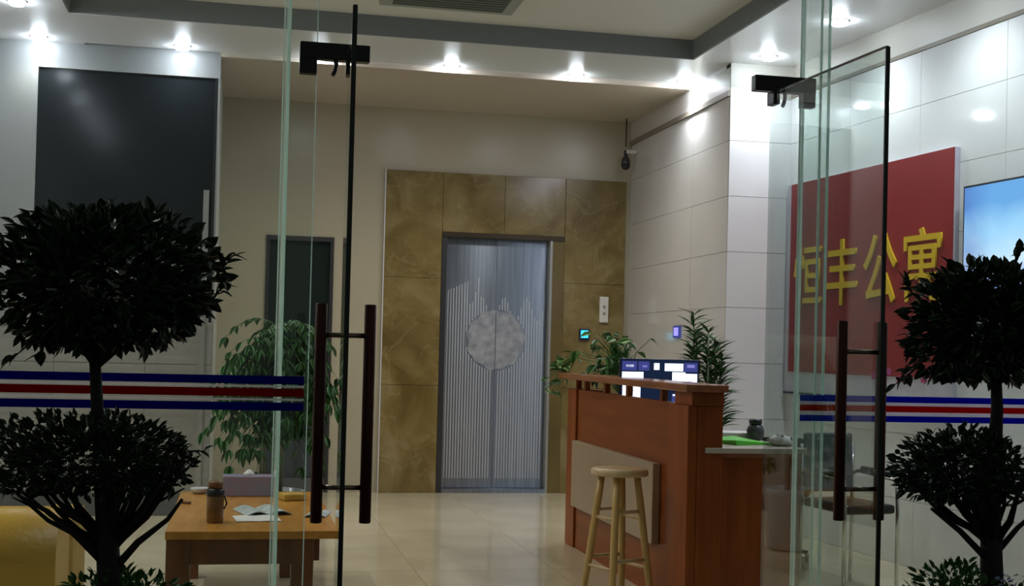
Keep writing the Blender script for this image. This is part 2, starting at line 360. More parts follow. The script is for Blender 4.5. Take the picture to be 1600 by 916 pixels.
# left recess side wall and left back wall with the dark window
WT = 9.55
bm = NB(); box(bm, -.32, -.19, WT+.161, BK, 0, H+.2); struct('wall_alcove', bm, 'plaster_white', 'white side wall of the lift alcove')
bm = NB(); box(bm, LW-.1, -.19, WT+.06, WT+.16, 0, H+.2); box(bm, LW-.1, -1.448, WT, WT+.06, 1.40, H+.2); box(bm, -1.448, -.19, WT, WT+.06, 3.18, H+.2); box(bm, -.205, -.19, WT, WT+.06, 1.40, 3.18)
box(bm, LW-.1, -.19, WT, WT+.06, 0, 1.40)
wbl = struct('wall_back_left', bm, 'plaster_grey', 'grey wall left of the lift alcove holding a big dark window')
tiles(wbl, LW, -.192, .16, 1.40, .62, .31, 'dado', gap=.004, thick=.010, plane='xz', d0=WT, sgn=-1)
bm = NB(); box(bm, LW, -.192, WT-.02, WT, 0, .16); struct('baseboard_back_left', bm, 'skirting', 'dark skirting under the grey tiled dado')
wn = struct('window_1', label='large dark window in the left back wall', loc=(-.84, WT, 1.4))
bm = NB(); box(bm, -1.446, -.225, WT+.02, WT+.05, 1.405, 3.178); obj('pane', bm, 'black_glass', wn)
bm = NB(); box(bm, -1.446, -.225, WT-.005, WT+.055, 1.40, 1.43); obj('sill_profile', bm, 'trim_silver', wn)
bm = NB(); box(bm, -.285, -.245, WT-.012, WT+.055, 1.40, 2.36); obj('mullion', bm, 'trim_silver', wn)
bm = NB(); box(bm, -.225, -.205, WT-.002, WT+.055, 1.40, 3.178); obj('frame', bm, 'black', wn)
bm = NB(); box(bm, -.285, -.245, WT-.035, WT-.011, 0, 1.40); struct('trim_3', bm, 'trim_silver', 'pale upright strip at the end of the grey dado')
# left wall
bm = NB(); box(bm, LW-.12, LW-.01, FT-.06, WT+.1, 0, H+.2); wl = struct('wall_left', bm, 'grout', 'white tiled left wall')
tiles(wl, FT, WT-.025, 0, 3.15, .8, .4, 'tile_white', plane='yz', d0=LW-.01, sgn=1, thick=.010)
bm = NB(); box(bm, LW-.01, LW, FT, WT, 3.15, H); struct('trim_4', bm, 'frieze', 'beige frieze above the left wall tiles')
# right rear wall (x = 3.36 .. beside the desk plants)
bm = NB(); box(bm, 3.41, 3.52, 8.66, BK+.1, 0, H+.2); wr2 = struct('wall_right_rear', bm, 'grout', 'cream white tiled wall right of the lift')
tiles(wr2, 8.66, BK-.034, 0, 3.12, .8, .4, 'tile_cream', plane='yz', d0=3.41, sgn=-1, thick=.010, off=.75)
bm = NB(); box(bm, 3.40, 3.41, 8.66, BK, 3.16, H-.03); struct('trim_1', bm, 'frieze', 'beige frieze over the rear right wall')
bm = NB(); box(bm, 3.385, 3.41, 8.655, BK, 3.12, 3.16); struct('trim_2', bm, 'frieze_line', 'brown moulding line over the rear right wall')
# return wall facing the street
bm = NB(); box(bm, 3.41, 4.1, 8.66, 8.76, 0, H+.2); wr3 = struct('wall_return', bm, 'grout', 'narrow white tiled return wall')
tiles(wr3, 3.402, 3.885, 0, 3.12, .8, .4, 'tile_white', plane='xz', d0=8.66, sgn=-1, thick=.010)
bm = NB(); box(bm, 3.402, 3.885, 8.65, 8.66, 3.12, H); struct('trim_5', bm, 'frieze', 'beige frieze over the return wall')
# near right wall, slightly skewed: own axes, local y runs from the far corner (0) to the shop front
RA = math.atan2(4.07-3.875, 8.62-6.13)
wr = struct('wall_right', label='glossy white tiled right wall with the red sign', loc=(3.875, 8.655, 0), rz=math.pi + RA)
# local frame: +y points towards the street, +x points out of the room's far side -> room side is +x
def P_right(y, z, d=0):   # world point on that wall, y metres from far corner, d metres into the room
    c, s = math.cos(math.pi+RA), math.sin(math.pi+RA)
    return Vector((3.875 + d*c - y*s, 8.655 + d*s + y*c, z))
bm = NB(); box(bm, -.12, -.010, 0, 4.0, 0, H+.2); obj('backing', bm, 'grout', wr, True)
tiles(wr, 0, 3.95, 0, 3.13, .8, .4, 'tile_white', plane='yz', d0=-.010, sgn=1, thick=.010)
bm = NB(); box(bm, -.010, .0, 0, 3.95, 3.155, H); obj('frieze', bm, 'frieze', wr, True)
bm = NB(); box(bm, -.010, .006, 0, 3.95, 3.13, 3.155); obj('moulding', bm, 'frieze_line', wr, True)
# ceilings
RX0, RX1, RY0, RY1 = -1.14, 3.12, 5.55, 8.66
bm = NB()
box(bm, LW-.1, RX0, FT-.06, WT+.1, H, H+.30); box(bm, RX1, 4.4, FT-.06, 9.5, H, H+.30)
box(bm, RX0, RX1, RY1, 9.5, H, H+.30); box(bm, RX0, RX1, FT-.06, RY0, H, H+.30)
ceil = struct('ceiling', bm, 'ceiling', 'white dropped ceiling border with downlights')
bm = NB(); box(bm, RX0-.01, RX1+.01, RY0-.01, RY1+.01, H+.14, H+.30); struct('ceiling_recess', bm, 'ceiling_in', 'grey recessed middle of the ceiling')
bm = NB(); tt = .012
box(bm, RX0, RX1, RY1-tt, RY1, H+.003, H+.14); box(bm, RX0, RX1, RY0, RY0+tt, H+.003, H+.14)
box(bm, RX0, RX0+tt, RY0, RY1, H+.003, H+.14); box(bm, RX1-tt, RX1, RY0, RY1, H+.003, H+.14)
struct('trim_6', bm, 'riser', 'dark grey step around the ceiling recess')
bm = NB(); box(bm, -.19, 3.41, 9.5, BK+.1, H-.03, H+.30); struct('ceiling_rear', bm, 'ceiling_cream', 'cream lower ceiling in front of the lift')
# cassette air conditioner in the recess
t_ = thing('ceiling_cassette', (1.26, 7.82, H+.14), 'square grey slatted air conditioning grille in the recessed ceiling', 'air conditioner')
bm = NB(); box(bm, .82, 1.70, 7.38, 8.26, H+.105, H+.14, bev=.006); obj('panel', bm, 'cassette', t_)
for k in range(14):
    bm = NB(); y = 7.46 + k*.054; box(bm, .90, 1.62, y, y+.022, H+.098, H+.106); obj('slat', bm, 'cassette_dark', t_)

# ------------------------------------------------------------------ downlights
lamp_bm = NB(); lathe(lamp_bm, [(.026, 0), (.05, -.002), (.052, -.012), (.030, -.020), (.006, -.022)], n=20)
spots = [(-1.43, 9.40, 'leftmost downlight on the back ceiling border'), (-.456, 9.38, 'downlight over the big dark window'), (.515, 9.40, 'downlight behind the left door clamp'),
         (1.489, 9.40, 'downlight left of the lift axis'), (2.447, 9.40, 'downlight right of the lift axis'), (3.30, 9.35, 'downlight in the ceiling corner over the desk plant'),
         (3.575, 8.385, 'downlight beside the white return wall'), (3.61, 7.37, 'downlight above the red sign'), (3.66, 6.35, 'downlight above the television'), (3.70, 5.35, 'downlight nearest the street on the right'),
         (-1.42, 8.45, 'downlight at the upper left corner'), (-1.42, 7.5, 'left border downlight nearer the street'), (-1.42, 6.5, 'left border downlight over the sofa'), (-1.42, 5.4, 'left border downlight next to the glass front')]
PW = {l: .45 for x, y, l in spots if x < -1}
PW.update({l: .60 for x, y, l in spots if y > 9 and x > -.3})
PW[spots[1][2]] = .25; PW[spots[5][2]] = .8; PW[spots[6][2]] = .40; PW[spots[0][2]] = .13; PW[spots[1][2]] = .10; PW[spots[10][2]] = .22; PW[spots[5][2]] = .55; PW[spots[7][2]] = .50; PW[spots[8][2]] = .50; PW[spots[9][2]] = .7; PW[spots[13][2]] = 1.15; PW[spots[12][2]] = .7; PW[spots[6][2]] = .35
for x, y, lab in spots:
    t_ = thing('downlight', (x, y, H), 'round white ' + lab, 'ceiling light', 'round ceiling downlights')
    bm = NB(); lathe(bm, [(.053, 0), (.066, 0), (.064, -.004), (.053, -.005)], (x, y, H), 20); obj('trim_ring', bm, 'chrome', t_)
    bm = NB(); lathe(bm, [(.052, -.002), (.052, -.016), (.040, -.028), (.012, -.033)], (x, y, H), 20); obj('lens', bm, 'lamp', t_)
    ld = bpy.data.lights.new('downlight_beam', 'SPOT'); ld.energy = LAMP_W*(PW[lab] if lab in PW else 1); ld.color = LAMP_COL if x > 3 else (1, .95, .84); ld.shadow_soft_size = .035
    ld.spot_size = R(150); ld.spot_blend = 1.0
    lo = bpy.data.objects.new('downlight_beam', ld); COL.objects.link(lo); lo.parent = t_; lo.location = (0, 0, -.075)

# ------------------------------------------------------------------ shop front: fixed panes, film stripes, fins, clamps
def pane(parent, x0, x1, z0, z1, nm='pane'):
    bm = NB(); box(bm, x0, x1, FT-.006, FT+.006, z0, z1); return obj(nm, bm, 'glass', parent)
DT = 2.31   # door head
wl2 = struct('window_2', label='fixed glass left of the doors with blue, red and blue film stripes', loc=(-.8, FT, 0))
pane(wl2, LW, .128, 0, H-.01); pane(wl2, .134, .25, 0, H-.01)
wr4 = struct('window_3', label='fixed glass right of the doors with thin blue, red and blue film stripes', loc=(3.1, FT, 0))
pane(wr4, 2.18, 2.262, 0, H-.01); pane(wr4, 2.268, 4.15, 0, H-.01)
wo = struct('window_4', label='clear glass panel above the two glass doors', loc=(1.2, FT, 0))
pane(wo, .253, 2.177, DT+.01, H-.01)
def edge(parent, x, z0, z1, y0=FT-.0065, y1=FT+.0065, wd=.004, m='glass_edge'):
    bm = NB(); box(bm, x-wd/2, x+wd/2, y0, y1, z0, z1); return obj('glass_edge', bm, m, parent)
edge(wl2, .131, 0, H-.01, wd=.005); edge(wl2, .2515, 0, H-.01, wd=.003)
edge(wr4, 2.265, 0, H-.01, wd=.005); edge(wr4, 2.1785, 0, H-.01, wd=.003)
# glass fins standing behind the joints
for par, x in ((wl2, .150), (wr4, 2.305)):
    bm = NB(); box(bm, x-.006, x+.006, FT+.012, FT+.25, 0, H-.01); obj('glass_fin', bm, 'glass', par)
    edge(par, x, 0, H-.01, FT+.009, FT+.0118, .012); edge(par, x, 0, H-.01, FT+.25, FT+.253, .012)
def stripes(par, x0, x1, rows, wd):
    yy = FT-.0072
    for z, m in rows:
        bm = NB(); box(bm, x0, x1, yy, yy+.001, z-wd/2, z+wd/2); obj('film_stripe', bm, m, par)
stripes(wl2, LW, .237, [(1.120, 'blue_film'), (1.074, 'red_film'), (1.023, 'blue_film')], .030)
stripes(wl2, LW, .237, [(1.097, 'white_film'), (1.0485, 'white_film')], .008)
stripes(wr4, 2.20, 4.14, [(1.090, 'blue_film_backlit'), (1.051, 'red_film_backlit'), (1.010, 'blue_film_backlit')], .025)
stripes(wr4, 2.20, 4.14, [(1.0705, 'white_film_backlit'), (1.0305, 'white_film_backlit')], .013)
# patch clamps
def clamp(x0, x1, xa0, xa1, lab, hook):
    t_ = thing('patch_clamp', ((x0+x1)/2, FT, DT), lab, 'glass clamp')
    bm = NB(); box(bm, x0, x1, FT-.022, FT+.022, DT+.0, DT+.062, bev=.003); obj('top_arm', bm, 'patch', t_)
    bm = NB(); box(bm, xa0, xa1, FT-.021, FT+.021, DT-.055, DT+.004, bev=.003); obj('side_arm', bm, 'patch', t_)
    bm = NB(); tube(bm, [(hook, FT-.015, DT+.004), (hook+.004, FT-.018, DT-.02), (hook-.002, FT-.022, DT-.045), (hook-.010, FT-.026, DT-.06)], .008, 8); obj('stop_pin', bm, 'patch', t_)
clamp(.188, .446, .188, .252, 'black L shaped glass clamp above the left door', .318)
clamp(1.975, 2.235, 2.178, 2.235, 'black L shaped glass clamp above the right door', 2.10)
# door leaves, swung out about ninety degrees towards the street
def leaf(name, hx, hy, nx, ny, lab):
    ang = math.atan2(ny-hy, nx-hx); ln = math.hypot(nx-hx, ny-hy)
    d = struct(name, label=lab, loc=(hx, hy, 0), rz=ang)
    bm = NB(); box(bm, .004, ln-.006, -.006, .006, .012, DT-.012); obj('glass_panel', bm, 'glass_door', d, True)
    bm = NB(); box(bm, ln-.006, ln, -.0075, .0075, .012, DT-.012); obj('edge_seal', bm, 'seal', d, True)
    bm = NB(); box(bm, .004, ln-.006, -.006, .006, DT-.0118, DT-.008); obj('top_edge', bm, 'seal', d, True)
    bm = NB(); box(bm, -.01, .05, -.014, .014, DT-.060, DT-.006, bev=.003); obj('pivot', bm, 'patch', d, True)
    bm = NB(); box(bm, -.01, .05, -.014, .014, .004, .06, bev=.003); obj('floor_pivot', bm, 'patch', d, True)
    return d, ln
dl, lnl = leaf('door_1', .371, 4.765, .319, 3.93, 'left glass door standing open towards the street')
dr2, lnr = leaf('door_2', 2.046, 4.765, 2.093, 3.91, 'right glass door standing open towards the street')
def handle(d, at, off, z0, z1, r0, r1):
    h = bpy.data.objects.new('handle', None); COL.objects.link(h); h.parent = d; h.location = (at, 0, 0)
    for sg, o_ in ((-1, off[0]), (1, off[1])):
        bm = NB(); tube(bm, [(0, sg*o_, z0), (0, sg*o_, z0+.003), (0, sg*o_, z1-.003), (0, sg*o_, z1)], [.017, .019, .019, .017], 14); obj('bar', bm, 'bronze', h, True)
    for z in (r0, r1):
        bm = NB(); tube(bm, [(0, -off[0]+.012, z), (0, off[1]-.012, z)], .0085, 10); obj('rod', bm, 'rod', h, True)
handle(dl, lnl-.16, (.077, .077), .690, 1.385, .802, 1.285)
handle(dr2, lnr-.13, (.076, .076), .700, 1.380, .806, 1.275)

# ------------------------------------------------------------------ red sign and television on the right wall
sg = thing('wall_sign', P_right(1.1, 1.75), 'large red sign with yellow Chinese characters on the right wall', 'sign', rz=math.pi+RA)
# sign's own axes: y along the wall to the street, x out into the room, z up; origin at wall point (1.1, z 1.75)
bm = NB(); box(bm, .001, .035, -1.06, .90, -.745, .740, bev=.003); obj('backing_board', bm, 'sign_white', sg, True)
bm = NB(); box(bm, .0352, .040, -1.00, .897, -.600, .737); obj('red_panel', bm, 'red_board', sg, True)
bm = NB(); box(bm, .034, .042, -1.06, .90, -.757, -.742); obj('bottom_rail', bm, 'navy', sg, True)
random.seed(5)
for k in range(10):
    bm = NB(); cy = .10+random.random()*.62; cz = -.60+random.uniform(-.03, .035); r = random.uniform(.02, .045)
    pts = [(cy + r*(1+.3*math.sin(5*a_))*math.cos(a_), cz + .6*r*(1+.3*math.sin(5*a_))*math.sin(a_)) for a_ in [2*math.pi*j/15 for j in range(15)]]
    x_ = .0402+k*.0002
    a1 = [bm.verts.new((x_, p[0], p[1])) for p in pts]; a2 = [bm.verts.new((x_+.0006, p[0], p[1])) for p in pts]
    bm.faces.new(a1); bm.faces.new(a2)
    for j in range(15): bm.faces.new((a1[j], a1[(j+1) % 15], a2[(j+1) % 15], a2[j]))
    obj('flower_print', bm, 'magenta', sg, True)
def glyph(ch, yc, zc, wd, ht):
    cu = bpy.data.curves.new('character', 'FONT'); cu.body = ch; cu.size = 1; cu.extrude = .01; cu.offset = .006
    to = bpy.data.objects.new('character_source', cu); COL.objects.link(to)
    dg = bpy.context.evaluated_depsgraph_get(); me = bpy.data.meshes.new_from_object(to.evaluated_get(dg))
    bpy.data.objects.remove(to); me.name = 'character'
    xs = [v.co.x for v in me.vertices]; ys = [v.co.y for v in me.vertices]
    cx, cy_ = (min(xs)+max(xs))/2, (min(ys)+max(ys))/2; sx = wd/(max(xs)-min(xs)); sy = ht/(max(ys)-min(ys))
    for v_ in me.vertices:
        x, y, z = v_.co; v_.co = (.047 + z*.6, yc + (x-cx)*sx, zc + (y-cy_)*sy)
    me.materials.clear(); me.materials.append(M['yellow'])
    o = bpy.data.objects.new('character', me); COL.objects.link(o); o.parent = sg; return o
for ch, yc in (('\u6052', -.735), ('\u4e30', -.285), ('\u516c', .165), ('\u5bd3', .615)): glyph(ch, yc, .075, .375, .44)
tv = thing('television', P_right(2.75, 1.88), 'black framed television showing a blue sky on the right wall', 'television', rz=math.pi+RA)
bm = NB(); box(bm, .002, .03, -.35, .35, -.2, .2); obj('wall_bracket', bm, 'black', tv, True)
bm = NB(); box(bm, .03, .07, -.62, .64, -.36, .36, bev=.004); obj('casing', bm, 'black', tv, True)
bm = NB(); box(bm, .0702, .072, -.605, .625, -.34, .347); obj('screen', bm, 'tv', tv, True)

# ------------------------------------------------------------------ reception desk
dk = thing('reception_desk', (2.4, 7.0, 0), 'reddish wooden reception desk with a raised ledge and beige front board', 'desk')
bm = NB(); box(bm, 2.132, 2.17, 5.792, 7.93, .0, 1.01); obj('front_panel', bm, 'wood_red_h', dk)
bm = NB(); box(bm, 2.12, 2.30, 7.945, 8.15, .0, 1.01, bev=.003); obj('end_pier', bm, 'wood_red', dk)
bm = NB(); box(bm, 2.135, 2.165, 7.925, 7.95, .0, 1.005); obj('groove', bm, 'black', dk)
bm = NB(); box(bm, 2.132, 2.26, 5.75, 5.79, .0, 1.01, bev=.003); obj('end_panel', bm, 'wood_red', dk)
bm = NB(); box(bm, 2.085, 2.13, 5.75, 6.03, .0, 1.01, bev=.003); obj('corner_post', bm, 'wood_red', dk)
bm = NB(); box(bm, 2.06, 2.275, 5.72, 8.20, 1.075, 1.112, bev=.006); obj('ledge', bm, 'wood_ledge', dk)
bm = NB(); box(bm, 2.10, 2.262, 5.745, 5.99, 1.011, 1.0745, bev=.003); obj('end_block', bm, 'wood_red', dk)
for y in (6.35, 6.95, 7.4, 8.05, 7.85):
    bm = NB(); box(bm, 2.15, 2.18, y-.02, y+.02, 1.01, 1.076); obj('ledge_post', bm, 'wood_red', dk)
bm = NB(); box(bm, 2.088, 2.13, 6.27, 7.90, .275, .69, bev=.005); obj('front_board', bm, 'board', dk)
bm = NB(); box(bm, 2.263, 2.47, 5.762, 5.79, .0, .785); obj('side_panel', bm, 'wood_red', dk)
bm = NB(); box(bm, 2.473, 2.67, 5.762, 5.79, .0, .785); obj('side_panel', bm, 'wood_red', dk)
bm = NB(); box(bm, 2.172, 2.69, 5.745, 8.14, .786, .812, bev=.003); obj('worktop', bm, 'worktop', dk)
bm = NB(); box(bm, 2.262, 2.672, 5.755, 5.762, .765, .785); obj('side_rail', bm, 'wood_ledge', dk)
bm = NB(); box(bm, 2.20, 2.66, 8.10, 8.13, .0, .785); obj('rear_panel', bm, 'wood_red', dk)
# monitor facing the street
mo = thing('monitor', (2.43, 7.24, .812), 'monitor showing a grid of camera pictures behind the desk ledge', 'monitor')
bm = NB(); lathe(bm, [(.10, 0), (.10, .008), (.02, .014)], (2.43, 7.28, .813)); obj('foot', bm, 'black', mo)
bm = NB(); box(bm, 2.41, 2.45, 7.24, 7.27, .82, 1.0); obj('stand', bm, 'black', mo)
bm = NB(); box(bm, 2.185, 2.675, 7.205, 7.235, .925, 1.222, bev=.003); obj('casing', bm, 'navy', mo)
bm = NB(); box(bm, 2.192, 2.668, 7.203, 7.205, .932, 1.214); obj('screen', bm, 'scr_dark', mo)
def cell(fx0, fx1, fz0, fz1, m):   # fractions of the screen, z from top
    bm = NB(); X0, X1, Z0, Z1 = 2.192, 2.668, .932, 1.214
    box(bm, X0+(X1-X0)*fx0, X0+(X1-X0)*fx1, 7.2015, 7.203, Z1-(Z1-Z0)*fz1, Z1-(Z1-Z0)*fz0); obj('picture_tile', bm, m, mo)
for c in [(.01, .20, .03, .22, 'scr_blue'), (.06, .16, .10, .15, 'scr_white'), (.22, .36, .03, .22, 'scr_blue'), (.27, .33, .11, .15, 'scr_mid'), (.42, .49, .06, .20, 'scr_white'), (.56, .80, .06, .22, 'scr_white'),
          (.81, .985, .04, .23, 'scr_blue'), (.85, .95, .08, .14, 'scr_mid'), (.01, .285, .25, .42, 'scr_white'), (.66, .83, .24, .60, 'scr_white'), (.83, .985, .27, .62, 'scr_white'), (.85, .92, .42, .50, 'scr_mid'),
          (.02, .25, .50, .78, 'scr_white'), (.07, .16, .58, .66, 'scr_mid'), (.66, .79, .70, .95, 'scr_blue'), (.67, .77, .70, .74, 'scr_white'), (.83, .97, .68, .97, 'scr_blue'), (.84, .95, .68, .72, 'scr_white'), (.88, .95, .90, .95, 'scr_white')]:
    # inner accents stand a hair proud
    cell(*c)
# things on the worktop
def rot_box(bm, cx, cy, z0, z1, a, b, ang, bev=0):
    v0 = len(bm.verts); box(bm, -a/2, a/2, -b/2, b/2, z0, z1, bev=bev); bm.verts.ensure_lookup_table()
    vs2 = bm.verts[v0:]; bmesh.ops.rotate(bm, verts=vs2, cent=(0, 0, 0), matrix=Matrix.Rotation(ang, 3, 'Z')); bmesh.ops.translate(bm, verts=vs2, vec=(cx, cy, 0))
bm = NB(); rot_box(bm, 2.46, 6.10, .813, .819, .22, .30, .3)
for v_ in bm.verts:
    v_.co.z += .035*max(0, 1-abs((v_.co.x-2.46)/.12)) if v_.co.z > .815 else 0
tag(obj('folder', bm, 'green_folder'), 'bright green folder lying on the low desk worktop', 'folder')
bm = NB(); rot_box(bm, 2.56, 6.40, .813, .85, .20, .20, -.2, .004)
tag(obj('paper_stack', bm, 'paper'), 'stack of white paper behind the green folder', 'paper')
t_ = thing('telephone', (2.41, 6.62, .813), 'black desk telephone behind the green folder', 'telephone')
bm = NB(); rot_box(bm, 2.41, 6.62, .813, .86, .18, .20, .2, .006)
obj('base', bm, 'black', t_)
bm = NB(); tube(bm, [(2.34, 6.53, .885), (2.34, 6.58, .90), (2.35, 6.66, .90), (2.36, 6.71, .885)], [.024, .017, .017, .024], 10); obj('receiver', bm, 'black', t_)
bm = NB(); tube(bm, [(2.37, 6.64, .86), (2.37, 6.64, .94)], [.03, .022], 10); obj('dial_block', bm, 'black', t_)
t_ = thing('jar', (2.635, 6.25, .813), 'dark teal jar with a lid at the right end of the desk', 'jar')
bm = NB(); lathe(bm, [(.025, 0), (.042, .012), (.046, .05), (.036, .078), (.026, .085)], (2.635, 6.25, .814), 16); obj('body', bm, 'shade_grey', t_)
bm = NB(); lathe(bm, [(.030, .085), (.034, .088), (.034, .106), (.028, .112)], (2.635, 6.25, .814), 16); obj('lid', bm, 'black', t_)
bm = NB(); rr = random.Random(4)
lathe(bm, [(.03, 0), (.058, .006), (.062, .02), (.045, .038), (.012, .045)], (2.63, 5.93, .813), 14)
for v_ in bm.verts: v_.co += Vector((rr.uniform(-.012, .012), rr.uniform(-.012, .012), rr.uniform(0, .010) if v_.co.z > .815 else 0))
tag(obj('crumpled_tissue', bm, 'paper'), 'crumpled white tissue on the desk corner', 'tissue')

# ------------------------------------------------------------------ stool
st = thing('bar_stool', (1.855, 6.085, 0), 'pale yellow wooden bar stool in front of the reception desk', 'stool', rz=R(20))
bm = NB(); lathe(bm, [(.115, .645), (.138, .649), (.143, .662), (.141, .675), (.130, .683), (.06, .681), (.01, .680)], n=36); obj('seat', bm, 'stool_seat', st, True)
legs = []
for k in range(4):
    a_ = R(45+90*k); t0 = Vector((.088*math.cos(a_), .088*math.sin(a_), .646)); b0 = Vector((.175*math.cos(a_), .175*math.sin(a_), 0)); legs.append((t0, b0))
    bm = NB(); tube(bm, [b0, b0.lerp(t0, .35), b0.lerp(t0, .8), t0], [.015, .018, .019, .017], 12); obj('leg', bm, 'stool', st, True)
for k in range(4):
    for z in ((.20 if k % 2 else .24), (.44 if k % 2 else .475)):
        p = []
        for q in (k, (k+1) % 4):
            t0, b0 = legs[q]; p.append(b0.lerp(t0, z/.646))
        bm = NB(); tube(bm, p, .009, 8); obj('rung', bm, 'stool_seat', st, True)

# ------------------------------------------------------------------ coffee table and what stands on it
TX0, TX1, TY0, TY1, TZ = -.285, .445, 5.60, 7.10, .45
ct = thing('coffee_table', (.08, 6.35, 0), 'orange brown wooden coffee table behind the left glass', 'table')
bm = NB(); box(bm, TX0, TX1, TY0, TY1, TZ-.036, TZ, bev=.004); obj('tabletop', bm, 'table', ct)
for y0, y1 in ((TY0+.02, TY0+.045), (TY1-.045, TY1-.02)):
    bm = NB(); box(bm, TX0+.08, TX1-.13, y0, y1, TZ-.145, TZ-.036); obj('apron', bm, 'table_dark', ct)
for x0, x1 in ((TX0+.02, TX0+.045), (TX1-.10, TX1-.075)):
    bm = NB(); box(bm, x0, x1, TY0+.10, TY1-.10, TZ-.145, TZ-.036); obj('apron', bm, 'table_dark', ct)
for x0, x1 in ((TX0+.005, TX0+.105), (TX1-.20, TX1-.105)):
    for y0 in (TY0+.01, TY1-.11):
        bm = NB(); box(bm, x0, x1, y0, y0+.10, 0, TZ-.036, bev=.004); obj('leg', bm, 'table_dark', ct)
t_ = thing('tea_flask', (-.085, 5.87, TZ), 'amber tea flask with a dark lid on the coffee table', 'flask')
bm = NB(); lathe(bm, [(.036, .001), (.038, .006), (.038, .125), (.034, .132)], (-.085, 5.87, TZ), 20); obj('body', bm, 'tea', t_)
bm = NB(); lathe(bm, [(.0385, .118), (.0395, .120), (.0395, .148), (.034, .152)], (-.085, 5.87, TZ), 20); obj('collar', bm, 'black', t_)
bm = NB(); lathe(bm, [(.033, .152), (.033, .182), (.026, .186)], (-.085, 5.87, TZ), 20); obj('lid', bm, 'table_dark', t_)
bm = NB(); tube(bm, [(-.047, 5.87, TZ+.06), (-.035, 5.86, TZ+.085), (-.046, 5.87, TZ+.12)], .004, 6); obj('strap', bm, 'black', t_)
def magazine(cx, cy, a, b, ang, lab, m, curl=.018):
    bm = NB(); N_ = 10
    g = []
    for i in range(N_+1):
        x = -a/2 + a*i/N_; z = curl*abs(math.sin(math.pi*i/N_*2))+.003
        g.append([(x, -b/2, z), (x, b/2, z)])
    tops = [[bm.verts.new(p) for p in r_] for r_ in g]; bots = [[bm.verts.new((p[0], p[1], max(.0005, p[2]-.004))) for p in r_] for r_ in g]
    for i in range(N_):
        bm.faces.new((tops[i][0], tops[i+1][0], tops[i+1][1], tops[i][1])); bm.faces.new((bots[i][0], bots[i][1], bots[i+1][1], bots[i+1][0]))
        for s_ in (0, 1): bm.faces.new((tops[i][s_], tops[i+1][s_], bots[i+1][s_], bots[i][s_]))
    for i in (0, N_): bm.faces.new((tops[i][0], tops[i][1], bots[i][1], bots[i][0]))
    bmesh.ops.rotate(bm, verts=bm.verts, cent=(0, 0, 0), matrix=Matrix.Rotation(ang, 3, 'Z')); bmesh.ops.translate(bm, verts=bm.verts, vec=(cx, cy, TZ+.001))
    return tag(obj('magazine', bm, m), lab, 'magazine')
magazine(.13, 6.22, .22, .26, .25, 'open printed magazine in the middle of the coffee table', 'paper_print')
magazine(.385, 6.12, .10, .20, -.2, 'folded leaflet at the right edge of the coffee table', 'paper_print', .01)
magazine(.10, 5.98, .20, .20, .1, 'blank white sheet in front of the open magazine', 'paper', .002)
t_ = thing('tissue_box', (.07, 6.93, TZ), 'lavender grey tissue box at the far end of the coffee table', 'box')
bm = NB(); box(bm, -.065, .205, 6.86, 7.0, TZ+.001, TZ+.105, bev=.004); obj('carton', bm, 'lavender', t_)
bm = NB(); lathe(bm, [(.035, 0), (.025, .015), (.008, .03)], (.07, 6.93, TZ+.105), 10); obj('tissue', bm, 'paper', t_)
bm = NB(); lathe(bm, [(.028, .001), (.042, .012), (.050, .030), (.048, .031), (.038, .012)], (-.185, 7.00, TZ), 20); tag(obj('bowl', bm, 'pot_white'), 'small white bowl at the far left corner of the coffee table', 'bowl')
bm = NB(); rot_box(bm, .29, 6.72, TZ+.001, TZ+.035, .12, .10, .3, .006); tag(obj('cigarette_carton', bm, 'leather2'), 'small yellowish carton at the right rear of the coffee table', 'carton')
bm = NB(); rot_box(bm, -.235, 6.55, TZ+.001, TZ+.013, .045, .02, -.5, .002); tag(obj('lighter', bm, 'pot_brown'), 'small red brown lighter on the left of the coffee table', 'lighter')

# ------------------------------------------------------------------ sofa
sf = thing('sofa', (-1.15, 5.85, 0), 'mustard yellow leather sofa with a rounded back left of the coffee table', 'sofa')
bm = NB()
prof = []
for k in range(13):
    a_ = math.pi*k/12; prof.append((5.66+.22*-math.cos(a_), .35+.20*math.sin(a_)))
prof = [(5.47, .06)] + prof + [(5.88, .06)]
x0, x1 = -1.75, -.70
A = [bm.verts.new((x0, p[0], p[1])) for p in prof]; B = [bm.verts.new((x1, p[0], p[1])) for p in prof]
for k in range(len(prof)): f = bm.faces.new((A[k], A[(k+1) % len(prof)], B[(k+1) % len(prof)], B[k])); f.smooth = 0 < k < len(prof)-2
bm.faces.new(A); bm.faces.new(B[::-1]); obj('backrest', bm, 'leather', sf)
bm = NB(); box(bm, -1.75, -.86, 5.885, 6.42, .10, .36, bev=.03); obj('seat', bm, 'leather', sf)
bm = NB(); box(bm, -.86, -.69, 5.885, 6.42, .06, .47, bev=.035); obj('armrest', bm, 'leather2', sf)
for x in (-1.68, -.78):
    for y in (5.54, 6.26):
        bm = NB(); tube(bm, [(x, y, 0), (x, y, .07 if y < 6 else .11)], .02, 8); obj('foot', bm, 'steel_dark', sf)

